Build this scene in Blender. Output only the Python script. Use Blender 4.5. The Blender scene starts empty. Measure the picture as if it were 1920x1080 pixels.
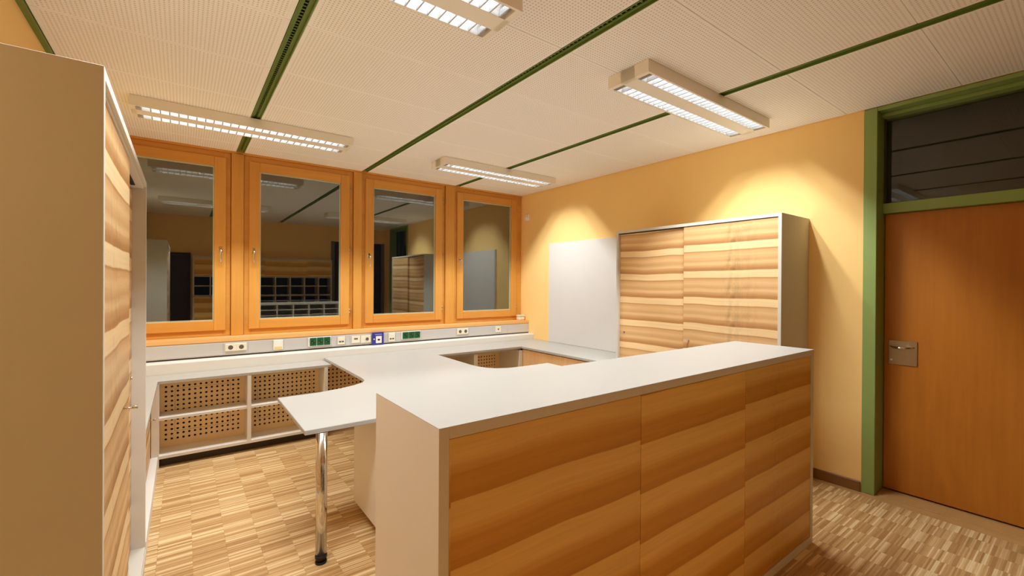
import bpy, bmesh, math, random
from mathutils import Matrix, Vector
random.seed(7)
scene = bpy.context.scene
COL = scene.collection

# ------------------------------------------------------------------ camera, world, exposure
def make_camera():
    f, yaw, pitch, roll, h, cy = 830.66, 36.6611, -0.1754, 0.353, 1.5325, -5.745
    y, p, r = [math.radians(a) for a in (yaw, pitch, roll)]
    fw = Vector((math.sin(y) * math.cos(p), math.cos(y) * math.cos(p), math.sin(p)))
    rt = Vector((math.cos(y), -math.sin(y), 0))
    up = rt.cross(fw)
    rt2 = rt * math.cos(r) + up * math.sin(r)
    up2 = -rt * math.sin(r) + up * math.cos(r)
    cam = bpy.data.cameras.new('camera')
    cam.sensor_width = 36
    cam.lens = f / 1920 * 36
    cam.shift_y = cy / 1920
    cam.clip_start = 0.02
    o = bpy.data.objects.new('camera', cam)
    m = Matrix((rt2, up2, -fw)).transposed().to_4x4()
    m.translation = (0, 0, h)
    o.matrix_world = m
    COL.objects.link(o)
    scene.camera = o
make_camera()

W = bpy.data.worlds.new('night')
scene.world = W
W.use_nodes = True
W.node_tree.nodes['Background'].inputs[0].default_value = (0.02, 0.025, 0.04, 1)   # night outside the windows
W.node_tree.nodes['Background'].inputs[1].default_value = 0.12
vs = scene.view_settings
vs.view_transform = 'Standard'
vs.look = 'None'
vs.gamma = 1
vs.use_curve_mapping = False
vs.exposure = 0.13
scene.cycles.max_bounces = 14
scene.cycles.diffuse_bounces = 12
scene.cycles.glossy_bounces = 6
scene.cycles.transparent_max_bounces = 16
scene.cycles.sample_clamp_indirect = 6
scene.cycles.use_denoising = True

LAMP_WATT = 42.5          # each of the two troughs of a luminaire
LAMP_COLOR = (0.92, 0.98, 1.0)
CURVE_ALONG = [(0, 0.50), (30, 0.54), (50, 0.56), (60, 0.42), (69, 0.02), (76, 0.0), (90, 0.0)]    # relative radiance by angle from straight down
CURVE_ACROSS = [(0, 0.9), (25, 0.95), (40, 1.0), (47, 0.02), (56, 0.0), (90, 0.0)]
TUBE_STRENGTH = 6.0

# room numbers (metres)
XL, XR = -0.622, 4.058
YN, YW = -0.36, 5.228
ZC = 2.834

# ------------------------------------------------------------------ helpers
def lin(c):
    return tuple(((v / 255) / 12.92 if v / 255 <= 0.04045 else ((v / 255 + 0.055) / 1.055) ** 2.4) for v in c)

def new_mat(name):
    m = bpy.data.materials.new(name)
    m.use_nodes = True
    return m, m.node_tree, m.node_tree.nodes['Principled BSDF']

class NT:
    """tiny node builder"""
    def __init__(self, nt):
        self.nt = nt
    def n(self, t, **kw):
        x = self.nt.nodes.new(t)
        for k, v in kw.items():
            setattr(x, k, v)
        return x
    def link(self, a, b):
        self.nt.links.new(a, b)
    def put(self, sock, v):
        if hasattr(v, 'is_linked') or isinstance(v, bpy.types.NodeSocket):
            self.nt.links.new(v, sock)
        else:
            sock.default_value = v
    def math(self, op, a, b=0.0, c=0.0, clamp=False):
        x = self.n('ShaderNodeMath', operation=op)
        x.use_clamp = clamp
        self.put(x.inputs[0], a); self.put(x.inputs[1], b); self.put(x.inputs[2], c)
        return x.outputs[0]
    def comb(self, a, b, c):
        x = self.n('ShaderNodeCombineXYZ')
        for i, v in enumerate((a, b, c)):
            self.put(x.inputs[i], v)
        return x.outputs[0]
    def sep(self, v):
        x = self.n('ShaderNodeSeparateXYZ')
        self.link(v, x.inputs[0])
        return x.outputs
    def pos(self):
        return self.n('ShaderNodeNewGeometry').outputs['Position']
    def noise(self, vec, scale=1.0, detail=3.0, rough=0.5):
        x = self.n('ShaderNodeTexNoise')
        self.link(vec, x.inputs['Vector'])
        x.inputs['Scale'].default_value = scale
        x.inputs['Detail'].default_value = detail
        x.inputs['Roughness'].default_value = rough
        return x.outputs['Fac']
    def white(self, vec):
        x = self.n('ShaderNodeTexWhiteNoise', noise_dimensions='3D')
        self.link(vec, x.inputs['Vector'])
        return x.outputs['Value']
    def ramp(self, fac, stops, interp='LINEAR'):
        x = self.n('ShaderNodeValToRGB')
        x.color_ramp.interpolation = interp
        e = x.color_ramp.elements
        while len(e) < len(stops):
            e.new(0.5)
        for el, (p, c) in zip(e, stops):
            el.position = p
            el.color = (*c, 1)
        self.link(fac, x.inputs[0])
        return x.outputs[0]
    def mix(self, fac, a, b, mode='MIX'):
        x = self.n('ShaderNodeMix', data_type='RGBA', blend_type=mode)
        self.put(x.inputs[0], fac)
        for i, v in ((6, a), (7, b)):
            if isinstance(v, tuple):
                x.inputs[i].default_value = (*v[:3], 1)
            else:
                self.link(v, x.inputs[i])
        return x.outputs[2]
    def scale_color(self, col, fac):
        x = self.n('ShaderNodeVectorMath', operation='SCALE')
        self.link(col, x.inputs[0])
        self.put(x.inputs['Scale'], fac)
        return x.outputs[0]
    def bump(self, h, dist, strength=1.0):
        x = self.n('ShaderNodeBump')
        x.inputs['Distance'].default_value = dist
        x.inputs['Strength'].default_value = strength
        self.link(h, x.inputs['Height'])
        return x.outputs[0]

def flat(name, rgb, rough=0.5, metal=0.0, mottle=0.03, scale=6.0, spec=0.5, bump=0.0):
    m, nt, b = new_mat(name)
    k = NT(nt)
    c = lin(rgb)
    n = k.noise(k.pos(), scale, 4)
    col = k.mix(n, tuple(v * (1 - mottle) for v in c), tuple(min(1, v * (1 + mottle)) for v in c))
    k.link(col, b.inputs['Base Color'])
    b.inputs['Roughness'].default_value = rough
    b.inputs['Metallic'].default_value = metal
    b.inputs['Specular IOR Level'].default_value = spec
    if bump:
        n2 = k.noise(k.pos(), 220, 3)
        k.link(k.bump(n2, bump), b.inputs['Normal'])
    return m

def veneer(name, axis, z0, period, figure=(), gain=1.0, wob=0.016, soft=False, panel=(0.0, 50.0)):
    """heartwood veneer laid in repeating horizontal leaves; axis = grain direction (0 = x, 1 = y)"""
    m, nt, b = new_mat(name)
    k = NT(nt)
    s = k.sep(k.pos())
    u, w = s[axis], s[2]
    warp = k.noise(k.comb(k.math('MULTIPLY', u, 1.1), 3.7, k.math('MULTIPLY', w, 0.7)), 1.6, 2)
    warp = k.math('MULTIPLY', k.math('SUBTRACT', warp, 0.5), wob * 2.4)
    leaf = k.white(k.comb(k.math('FLOOR', k.math('DIVIDE', k.math('SUBTRACT', u, panel[0]), panel[1])), 2.0, 7.0))   # every panel a little different
    w2 = k.math('ADD', k.math('ADD', w, warp), k.math('MULTIPLY_ADD', leaf, 0.03, -0.015))
    t = k.math('FRACT', k.math('DIVIDE', k.math('SUBTRACT', z0, w2), period))     # grows downwards
    L, T, D, E = lin((243, 211, 160)), lin((229, 190, 136)), lin((213, 167, 114)), lin((188, 136, 84))
    if soft:
        L, T, D, E = lin((250, 208, 126)), lin((236, 184, 94)), lin((222, 163, 68)), lin((212, 152, 56))
        col = k.ramp(t, [(0.0, L), (0.36, L), (0.52, T), (0.62, D), (0.80, D), (0.94, E), (0.985, E), (1.0, L)])
    else:
        col = k.ramp(t, [(0.0, L), (0.24, L), (0.265, E), (0.30, D), (0.45, T), (0.62, D), (0.70, T), (0.76, T), (0.80, D), (0.93, E), (0.985, E), (1.0, L)])
    st = k.noise(k.comb(k.math('MULTIPLY', u, 1.3), 0.0, k.math('MULTIPLY', k.math('ADD', w, k.math('MULTIPLY', warp, 1.5)), 62)), 1.0, 4, 0.6)
    f = k.math('MULTIPLY_ADD', st, 0.36, 0.82)
    fi = k.noise(k.comb(k.math('MULTIPLY', u, 7), 0.0, k.math('MULTIPLY', w, 420)), 1.0, 2)
    f = k.math('MULTIPLY', f, k.math('MULTIPLY_ADD', fi, 0.14, 0.93))
    for (u0, width, amt) in figure:                       # knots and cross figure repeated by the matching leaves
        d = k.math('DIVIDE', k.math('SUBTRACT', u, u0), width)
        g = k.math('EXPONENT', k.math('MULTIPLY', k.math('MULTIPLY', d, d), -1.0))
        cn = k.noise(k.comb(k.math('MULTIPLY', u, 26), 1.0, k.math('MULTIPLY', t, 2.3)), 1.0, 3, 0.65)
        cn = k.math('MULTIPLY', k.math('SUBTRACT', cn, 0.42, clamp=True), 2.4)
        low = k.math('MULTIPLY_ADD', t, 0.9, 0.25)
        f = k.math('MULTIPLY', f, k.math('SUBTRACT', 1.0, k.math('MULTIPLY', k.math('MULTIPLY', g, cn), k.math('MULTIPLY', low, amt))))
    f = k.math('MULTIPLY', f, k.math('MULTIPLY_ADD', leaf, 0.1, 0.95))
    col = k.scale_color(col, k.math('MULTIPLY', f, gain))
    k.link(col, b.inputs['Base Color'])
    b.inputs['Roughness'].default_value = 0.42
    b.inputs['Specular IOR Level'].default_value = 0.35
    return m

def solid_wood(name, rgb, rgb2, along, rough=0.4, fine=1.0, spec=0.4):
    """straight-grained timber; along = axis of the grain"""
    m, nt, b = new_mat(name)
    k = NT(nt)
    s = k.sep(k.pos())
    v = [k.math('MULTIPLY', s[i], (2.0 if i == along else 45.0 * fine)) for i in range(3)]
    n = k.noise(k.comb(*v), 1.0, 5, 0.6)
    v2 = [k.math('MULTIPLY', s[i], (0.6 if i == along else 5.0 * fine)) for i in range(3)]
    n2 = k.noise(k.comb(*v2), 1.0, 3)
    f = k.math('MULTIPLY_ADD', n2, 0.6, k.math('MULTIPLY', n, 0.4))
    col = k.ramp(f, [(0.3, lin(rgb2)), (0.7, lin(rgb))])
    k.link(col, b.inputs['Base Color'])
    b.inputs['Roughness'].default_value = rough
    b.inputs['Specular IOR Level'].default_value = spec
    return m

M = {}
M['white_board_lifted'] = flat('white_board_lifted', (229, 225, 217), 0.45, mottle=0.015, spec=0.35)  # lighter copy of the laminate; lifts upright faces that get less light
M['laminate'] = flat('white_laminate_dimmed', (181, 178, 171), 0.42, mottle=0.015, spec=0.4)  # white laminate darkened so the brightly lit tops don't burn out
M['melamine'] = flat('pale_grey_melamine', (213, 208, 196), 0.5, mottle=0.02, spec=0.35)
M['board'] = flat('grey_board', (215, 212, 208), 0.45, mottle=0.02)
M['paint'] = flat('ochre_wall_paint', (248, 210, 138), 0.75, mottle=0.04, scale=3, spec=0.2, bump=0.0006)
M['paint_plain'] = flat('white_wall_paint', (214, 200, 178), 0.8, mottle=0.03)
M['green'] = flat('green_paint', (138, 162, 90), 0.45, mottle=0.05)
M['green_dark'] = flat('green_track_paint', (104, 128, 52), 0.45, mottle=0.05)
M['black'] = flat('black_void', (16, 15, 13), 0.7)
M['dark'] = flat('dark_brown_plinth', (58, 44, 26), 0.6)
M['chrome'] = flat('chrome', (214, 208, 198), 0.12, 1.0, mottle=0.0)
M['steel'] = flat('brushed_steel', (176, 160, 138), 0.33, 1.0, mottle=0.05, scale=40)
M['plastic'] = flat('cream_plastic', (236, 229, 205), 0.4, mottle=0.01)
M['plastic_white'] = flat('white_plastic', (238, 236, 228), 0.4, mottle=0.01)
M['green_plastic'] = flat('green_plastic', (12, 92, 48), 0.35, mottle=0.02)
M['green_deep'] = flat('deep_green_plastic', (5, 56, 28), 0.4, mottle=0.02)
M['blue_plastic'] = flat('blue_plastic', (54, 52, 140), 0.4, mottle=0.02)
M['hole'] = flat('socket_hole', (96, 84, 68), 0.6)
M['trunking'] = flat('aluminium_trunking', (205, 202, 198), 0.45, 0.15, mottle=0.02)
M['rubber'] = flat('black_rubber', (18, 17, 16), 0.6)
M['enamel'] = flat('lamp_enamel', (241, 236, 224), 0.45, mottle=0.01)
M['blade'] = flat('bright_louvre', (238, 238, 236), 0.35, 0.15, mottle=0.0)
M['louvre'] = flat('louvre_blade', (196, 198, 202), 0.4, 0.1, mottle=0.0)
M['holder'] = flat('grey_lamp_holder', (120, 115, 108), 0.5)
M['spacer'] = flat('glazing_spacer', (226, 230, 212), 0.4)
M['larch_z'] = solid_wood('larch_upright', (219, 160, 78), (203, 139, 57), 2)
M['larch_x'] = solid_wood('larch_level', (219, 160, 78), (203, 139, 57), 0)
M['sill_wood'] = solid_wood('sill_timber', (238, 190, 126), (228, 174, 104), 0, fine=0.8)
M['door_wood'] = solid_wood('door_veneer', (196, 124, 40), (172, 102, 26), 2, 0.38, 0.7)
M['skirting'] = solid_wood('skirting_oak', (150, 104, 54), (118, 78, 36), 1)
M['threshold'] = solid_wood('threshold_oak', (206, 164, 106), (184, 140, 84), 1)
M['ply'] = flat('perforated_board', (246, 219, 170), 0.6, mottle=0.07, scale=9)
M['veneer_y'] = veneer('veneer_tall_cabinet', 1, 1.869, 0.2265, [(1.80, 0.085, 0.62), (1.66, 0.05, 0.3)], panel=(2.24 - 5.0, 5.0))
M['veneer_left'] = veneer('veneer_left_cabinet', 1, 1.90, 0.262, [(1.95, 0.16, 0.5)], wob=0.02, gain=0.9)
M['veneer_x'] = veneer('veneer_counter', 0, 1.125, 0.187, [(2.55, 0.12, 0.25)], gain=0.97, wob=0.011, soft=True, panel=(0.578, 0.81))
M['side_wood'] = solid_wood('sideboard_veneer', (240, 200, 146), (218, 170, 112), 2, fine=0.6)

def parquet():
    m, nt, b = new_mat('industrial_parquet')
    k = NT(nt)
    s = k.sep(k.pos())
    col_i = k.math('FLOOR', k.math('DIVIDE', k.math('SUBTRACT', s[0], 0.051), 0.159))
    strip = k.math('FLOOR', k.math('DIVIDE', s[1], 0.0085))
    group = k.math('FLOOR', k.math('ADD', k.math('DIVIDE', s[1], 0.125), k.math('MULTIPLY', col_i, 0.37)))
    r1 = k.white(k.comb(col_i, strip, 1.0))
    r2 = k.white(k.comb(col_i, group, 5.0))
    half = k.math('FLOOR', k.math('DIVIDE', strip, 2.0))
    r3 = k.white(k.comb(col_i, half, 9.0))
    f = k.math('MULTIPLY_ADD', r1, 0.48, k.math('MULTIPLY_ADD', r3, 0.36, k.math('MULTIPLY', r2, 0.16)))
    g = k.noise(k.comb(k.math('MULTIPLY', s[0], 14), k.math('MULTIPLY', s[1], 300), 0.0), 1.0, 3)
    f = k.math('ADD', f, k.math('MULTIPLY', k.math('SUBTRACT', g, 0.5), 0.25))
    col = k.ramp(f, [(0.24, lin((176, 134, 84))), (0.42, lin((197, 156, 103))), (0.60, lin((211, 174, 121))), (0.78, lin((238, 209, 160)))])
    fr = k.math('FRACT', k.math('DIVIDE', s[1], 0.0085))
    joint = k.math('LESS_THAN', fr, 0.10)
    col = k.scale_color(col, k.math('SUBTRACT', 1.0, k.math('MULTIPLY', joint, 0.22)))
    k.link(col, b.inputs['Base Color'])
    b.inputs['Roughness'].default_value = 0.42
    b.inputs['Specular IOR Level'].default_value = 0.35
    return m
M['parquet'] = parquet()

def perforated_ceiling():
    m, nt, b = new_mat('perforated_plasterboard')
    k = NT(nt)
    tc = k.n('ShaderNodeTexCoord').outputs['Object']
    s = k.sep(tc)
    hw = k.n('ShaderNodeAttribute', attribute_type='OBJECT', attribute_name='half_width').outputs['Fac']
    hl = k.n('ShaderNodeAttribute', attribute_type='OBJECT', attribute_name='half_length').outputs['Fac']
    p = 0.0185
    fx = k.math('SUBTRACT', k.math('FRACT', k.math('DIVIDE', s[0], p)), 0.5)
    fy = k.math('SUBTRACT', k.math('FRACT', k.math('DIVIDE', s[1], p)), 0.5)
    d = k.math('SQRT', k.math('ADD', k.math('MULTIPLY', fx, fx), k.math('MULTIPLY', fy, fy)))
    hole = k.math('LESS_THAN', d, 0.235)
    inx = k.math('LESS_THAN', k.math('ABSOLUTE', s[0]), k.math('SUBTRACT', hw, 0.022))
    iny = k.math('LESS_THAN', k.math('ABSOLUTE', s[1]), k.math('SUBTRACT', hl, 0.018))
    hole = k.math('MULTIPLY', hole, k.math('MULTIPLY', inx, iny))
    col = k.mix(hole, lin((248, 246, 241)), lin((212, 200, 184)))
    k.link(col, b.inputs['Base Color'])
    b.inputs['Roughness'].default_value = 0.85
    b.inputs['Specular IOR Level'].default_value = 0.1
    return m
M['ceiling'] = perforated_ceiling()

def glass(name, r0, tint):
    m, nt, b = new_mat(name)
    nt.nodes.remove(b)
    k = NT(nt)
    out = nt.nodes['Material Output']
    g = k.n('ShaderNodeNewGeometry')
    d = k.n('ShaderNodeVectorMath', operation='DOT_PRODUCT')
    k.link(g.outputs['Normal'], d.inputs[0]); k.link(g.outputs['Incoming'], d.inputs[1])
    c5 = k.math('POWER', k.math('SUBTRACT', 1.0, k.math('ABSOLUTE', d.outputs['Value'])), 5.0)
    fac = k.math('MULTIPLY_ADD', c5, 1 - r0, r0)              # Schlick reflectance of one glass surface
    tr = k.n('ShaderNodeBsdfTransparent'); tr.inputs[0].default_value = (*tint, 1)
    gl = k.n('ShaderNodeBsdfGlossy'); gl.inputs['Roughness'].default_value = 0.0
    mx = k.n('ShaderNodeMixShader')
    k.link(fac, mx.inputs[0]); k.link(tr.outputs[0], mx.inputs[1]); k.link(gl.outputs[0], mx.inputs[2])
    k.link(mx.outputs[0], out.inputs[0])
    return m
M['glass'] = glass('window_glass', 0.115, (0.95, 0.97, 0.94))
M['glass_door'] = glass('door_glass', 0.045, (0.9, 0.9, 0.88))

def emitter(name, rgb, strength):
    m, nt, b = new_mat(name)
    b.inputs['Base Color'].default_value = (0.9, 0.9, 0.9, 1)
    b.inputs['Emission Color'].default_value = (*rgb, 1)
    b.inputs['Emission Strength'].default_value = strength
    return m
M['tube'] = emitter('fluorescent_tube', LAMP_COLOR, TUBE_STRENGTH)

# geometry ----------------------------------------------------------
def bm_box(bm, x0, x1, y0, y1, z0, z1):
    vs_ = [bm.verts.new((x, y, z)) for x in (x0, x1) for y in (y0, y1) for z in (z0, z1)]
    idx = [(0, 1, 3, 2), (4, 6, 7, 5), (0, 4, 5, 1), (2, 3, 7, 6), (0, 2, 6, 4), (1, 5, 7, 3)]
    return [bm.faces.new([vs_[i] for i in f]) for f in idx]

def bm_cyl(bm, p0, p1, r0, r1=None, seg=20, cap=True):
    r1 = r0 if r1 is None else r1
    a, b = Vector(p0), Vector(p1)
    d = (b - a).normalized()
    t = Vector((0, 0, 1)) if abs(d.z) < 0.9 else Vector((1, 0, 0))
    e1 = d.cross(t).normalized(); e2 = d.cross(e1)
    A = []; B = []
    for i in range(seg):
        c, s = math.cos(2 * math.pi * i / seg), math.sin(2 * math.pi * i / seg)
        A.append(bm.verts.new(a + (e1 * c + e2 * s) * r0))
        B.append(bm.verts.new(b + (e1 * c + e2 * s) * r1))
    for i in range(seg):
        f = bm.faces.new((A[i], A[(i + 1) % seg], B[(i + 1) % seg], B[i])); f.smooth = True
    if cap:
        bm.faces.new(A[::-1]); bm.faces.new(B)

def bm_tube(bm, pts, r, seg=12):
    pts = [Vector(p) for p in pts]
    rr = r if isinstance(r, (list, tuple)) else [r] * len(pts)
    rings = []
    for i, p in enumerate(pts):
        d = (pts[min(i + 1, len(pts) - 1)] - pts[max(i - 1, 0)]).normalized()
        t = Vector((0, 0, 1)) if abs(d.z) < 0.9 else Vector((1, 0, 0))
        e1 = d.cross(t).normalized(); e2 = d.cross(e1)
        rings.append([bm.verts.new(p + (e1 * math.cos(2 * math.pi * j / seg) + e2 * math.sin(2 * math.pi * j / seg)) * rr[i]) for j in range(seg)])
    for a, b in zip(rings, rings[1:]):
        for j in range(seg):
            f = bm.faces.new((a[j], a[(j + 1) % seg], b[(j + 1) % seg], b[j])); f.smooth = True
    bm.faces.new(rings[0][::-1]); bm.faces.new(rings[-1])

def bm_prism(bm, poly, z0, z1):
    A = [bm.verts.new((x, y, z0)) for x, y in poly]
    B = [bm.verts.new((x, y, z1)) for x, y in poly]
    n = len(poly)
    for i in range(n):
        bm.faces.new((A[i], A[(i + 1) % n], B[(i + 1) % n], B[i]))
    fa = bm.faces.new(A[::-1]); fb = bm.faces.new(B)
    return fa, fb

ROOT = {}
def root_loc(parent):
    p = Vector((0, 0, 0))
    while parent is not None:
        p = p + Vector(parent.location)
        parent = parent.parent
    return p

def finish(name, bm, mat, parent=None, bevel=0.0, origin=None, seg=1):
    """links the bmesh (world coordinates) as one object; a child is written in its parent's space"""
    bmesh.ops.recalc_face_normals(bm, faces=bm.faces)
    if bevel:
        ed = [e for e in bm.edges if len(e.link_faces) == 2 and e.calc_face_angle(0) > 0.6]
        bmesh.ops.bevel(bm, geom=ed, offset=bevel, segments=seg, affect='EDGES', clamp_overlap=True)
    org = Vector(origin) if origin is not None else (root_loc(parent) if parent is not None else Vector((0, 0, 0)))
    bmesh.ops.translate(bm, verts=bm.verts, vec=-org)
    me = bpy.data.meshes.new(name)
    bm.to_mesh(me); bm.free()
    me.materials.append(mat)
    o = bpy.data.objects.new(name, me)
    COL.objects.link(o)
    if parent is not None:
        o.parent = parent
        o.location = org - root_loc(parent)
    else:
        o.location = org
    return o

def boxes(name, bl, mat, parent=None, bevel=0.0, origin=None):
    bm = bmesh.new()
    for b in bl:
        bm_box(bm, *b)
    return finish(name, bm, mat, parent, bevel, origin)

def box(name, b, mat, parent=None, bevel=0.0, origin=None):
    return boxes(name, [b], mat, parent, bevel, origin)

def cyl(name, p0, p1, r0, mat, parent=None, r1=None, seg=20, bevel=0.0):
    bm = bmesh.new()
    bm_cyl(bm, p0, p1, r0, r1, seg)
    return finish(name, bm, mat, parent, bevel)

def thing(name, label, cat, loc, group=None):
    o = bpy.data.objects.new(name, None)
    o.empty_display_size = 0.05
    o.location = loc
    COL.objects.link(o)
    o['label'] = label; o['category'] = cat
    if group:
        o['group'] = group
    return o

def struct(name, loc=(0, 0, 0), label=None):
    o = bpy.data.objects.new(name, None)
    o.empty_display_size = 0.05
    o.location = loc
    o['kind'] = 'structure'
    if label:
        o['label'] = label
    COL.objects.link(o)
    return o

def smark(o, label=None):
    o['kind'] = 'structure'
    if label:
        o['label'] = label
    return o

def dup(src, loc, label):
    """a copy of a thing with copies of its parts and their sub-parts"""
    r = src.copy(); COL.objects.link(r); r.location = loc; r['label'] = label
    for ch in list(src.children):
        c = ch.copy(); COL.objects.link(c); c.parent = r
        for g in list(ch.children):
            d = g.copy(); COL.objects.link(d); d.parent = c
    return r

# ------------------------------------------------------------------ room shell
def build_walls():
    smark(box('wall_left', (XL - 0.12, XL, YN - 0.1, YW + 0.3, -0.06, ZC + 0.14), M['paint']), 'ochre painted side wall behind the tall cabinet')
    smark(boxes('wall_right', [(XR, XR + 0.26, 1.085, YW + 0.3, -0.06, ZC + 0.14),
                               (XR, XR + 0.26, YN - 0.1, 0.0, -0.06, ZC + 0.14),
                               (XR, XR + 0.26, 0.0, 1.085, ZC + 0.002, ZC + 0.14)], M['paint']), 'ochre painted wall with the grey board and the door')
    # wall under the windows
    smark(boxes('wall_back', [(XL, XR, YW + 0.02, YW + 0.3, -0.06, 1.0), (XL, XR, YW + 0.08, YW + 0.3, ZC + 0.0, ZC + 0.14)], M['paint_plain']), 'wall below the row of windows')
    smark(boxes('wall_front', [(XL, 2.78, YN - 0.1, YN, -0.06, ZC + 0.14), (2.78, XR, YN - 0.1, YN, 2.5, ZC + 0.14)], M['paint']), 'ochre painted wall opposite the windows')
build_walls()

def build_ceiling():
    root = struct('ceiling', (0, 0, ZC), 'ceiling of perforated white boards between green tracks')
    box('ceiling_slab', (XL, XR, YN, YW + 0.1, ZC + 0.055, ZC + 0.14), M['black'], root)
    bays = [(XL + 0.03, 0.43), (0.50, 1.68), (1.745, 2.925), (2.99, XR - 0.006)]
    ys = [YN, -0.05] + [0.57 + 0.62 * i for i in range(8)] + [YW - 0.004]
    meshes = {}
    for bx0, bx1 in bays:
        for y0, y1 in zip(ys, ys[1:]):
            hw, hl = (bx1 - bx0) / 2 - 0.0012, (y1 - y0) / 2 - 0.0012
            key = (round(hw, 4), round(hl, 4))
            if key not in meshes:
                bm = bmesh.new()
                bm_box(bm, -hw, hw, -hl, hl, 0, 0.024)
                ed = [e for e in bm.edges if all(v.co.z < 0.001 for v in e.verts)]
                bmesh.ops.bevel(bm, geom=ed, offset=0.0015, segments=1, affect='EDGES')
                me = bpy.data.meshes.new('ceiling_panel'); bm.to_mesh(me); bm.free()
                me.materials.append(M['ceiling']); meshes[key] = me
            o = bpy.data.objects.new('ceiling_panel', meshes[key])
            COL.objects.link(o)
            o.parent = root
            o.location = ((bx0 + bx1) / 2, (y0 + y1) / 2, random.uniform(0, 0.0012))
            o['half_width'] = hw; o['half_length'] = hl
    # green tracks: an open channel with a dark perforated slot in its roof
    for i, (x0, x1) in enumerate([(0.43, 0.50), (1.68, 1.745), (2.925, 2.99)]):
        r = struct('trim_%d' % (i + 1), (0, 0, ZC), ['green ceiling track nearest the tall cabinet', 'green ceiling track in the middle of the ceiling', 'green ceiling track nearest the door'][i])
        d = 0.034
        boxes('track_side', [(x0 + 0.001, x0 + 0.006, YN, YW - 0.006, ZC - 0.002, ZC + d)], M['green_dark'], r)
        boxes('track_side', [(x1 - 0.006, x1 - 0.001, YN, YW - 0.006, ZC - 0.002, ZC + d)], M['green_dark'], r)
        xm = (x0 + x1) / 2
        boxes('track_roof', [(x0 + 0.006, xm - 0.009, YN, YW - 0.006, ZC + 0.012, ZC + 0.02), (xm + 0.009, x1 - 0.006, YN, YW - 0.006, ZC + 0.012, ZC + 0.02)], M['green_dark'], r)
        bm = bmesh.new()
        bm_box(bm, xm - 0.009, xm + 0.009, YN, YW - 0.006, ZC + 0.046, ZC + 0.05)
        finish('track_slot', bm, M['black'], r)
        bm = bmesh.new()
        y = YN + 0.01
        while y < YW - 0.04:
            bm_box(bm, xm - 0.009, xm + 0.009, y, y + 0.009, ZC + 0.016, ZC + 0.019); y += 0.03
        g = finish('slot_grating', bm, M['green_dark'], r)
        g['kind'] = 'stuff'
    smark(box('trim_4', (XL, XL + 0.028, YN, YW - 0.005, ZC - 0.012, ZC + 0.03), M['green_dark']), 'green edge strip where ceiling meets the left wall')
    # dark shadow gap along the right wall and header over the windows
    smark(box('trim_5', (XL, XR, YW - 0.022, YW + 0.02, ZC - 0.02, ZC + 0.03), M['larch_x']), 'larch head strip between ceiling and windows')
build_ceiling()

def build_floor():
    root = struct('floor', (0, 0, 0), 'oak finger parquet floor laid in narrow upright strips')
    box('floor_base', (XL - 0.1, XR + 0.3, YN - 0.1, YW + 0.1, -0.06, -0.004), M['threshold'], root)
    cw, rl = 0.159, 0.17
    meshes = []
    for k in range(6):
        bm = bmesh.new()
        g = 0.0002
        bm_box(bm, -cw / 2 + g, cw / 2 - g, -rl / 2 + g, rl / 2 - g, -0.0038, 0)
        ed = [e for e in bm.edges if all(v.co.z > -0.001 for v in e.verts)]
        bmesh.ops.bevel(bm, geom=ed, offset=0.0003, segments=1, affect='EDGES')
        me = bpy.data.meshes.new('parquet_block'); bm.to_mesh(me); bm.free()
        me.materials.append(M['parquet']); meshes.append(me)
    rest = bmesh.new()
    x_end = XR - 0.07
    i = -5
    count = 0
    while True:
        x0 = 0.051 + i * cw
        i += 1
        if x0 > x_end:
            break
        y = YN - random.uniform(0, rl)
        while y < YW - 0.05:
            xc, yc = x0 + cw / 2, y + rl / 2
            y += rl
            zz = -random.uniform(0, 0.0003)
            vis = (-0.2 < xc < 1.45 and 2.35 < yc < 4.75) or (2.55 < xc < 4.1 and 0.05 < yc < 1.5)
            full = x0 + cw <= x_end and x0 >= XL
            if vis and full and count < 300:
                o = bpy.data.objects.new('parquet_block', meshes[count % 6]); COL.objects.link(o)
                o.parent = root; o.location = (xc, yc, zz); count += 1
            else:
                a, b = max(x0, XL), min(x0 + cw, x_end)
                bm_box(rest, a + 0.0002, b - 0.0002, max(yc - rl / 2, YN) + 0.0002, yc + rl / 2 - 0.0002, -0.0038, zz)
    r = finish('parquet_field', rest, M['parquet'], root)
    r['kind'] = 'stuff'
    box('border_strip', (x_end + 0.0005, XR + 0.03, YN, YW - 0.05, -0.0038, 0.0), M['threshold'], root, 0.0004)
build_floor()
smark(box('baseboard_right', (XR - 0.016, XR - 0.0005, 1.088, 1.432, 0.0005, 0.075), M['skirting'], None, 0.003), 'brown wooden skirting between tall cabinet and door')

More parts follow.
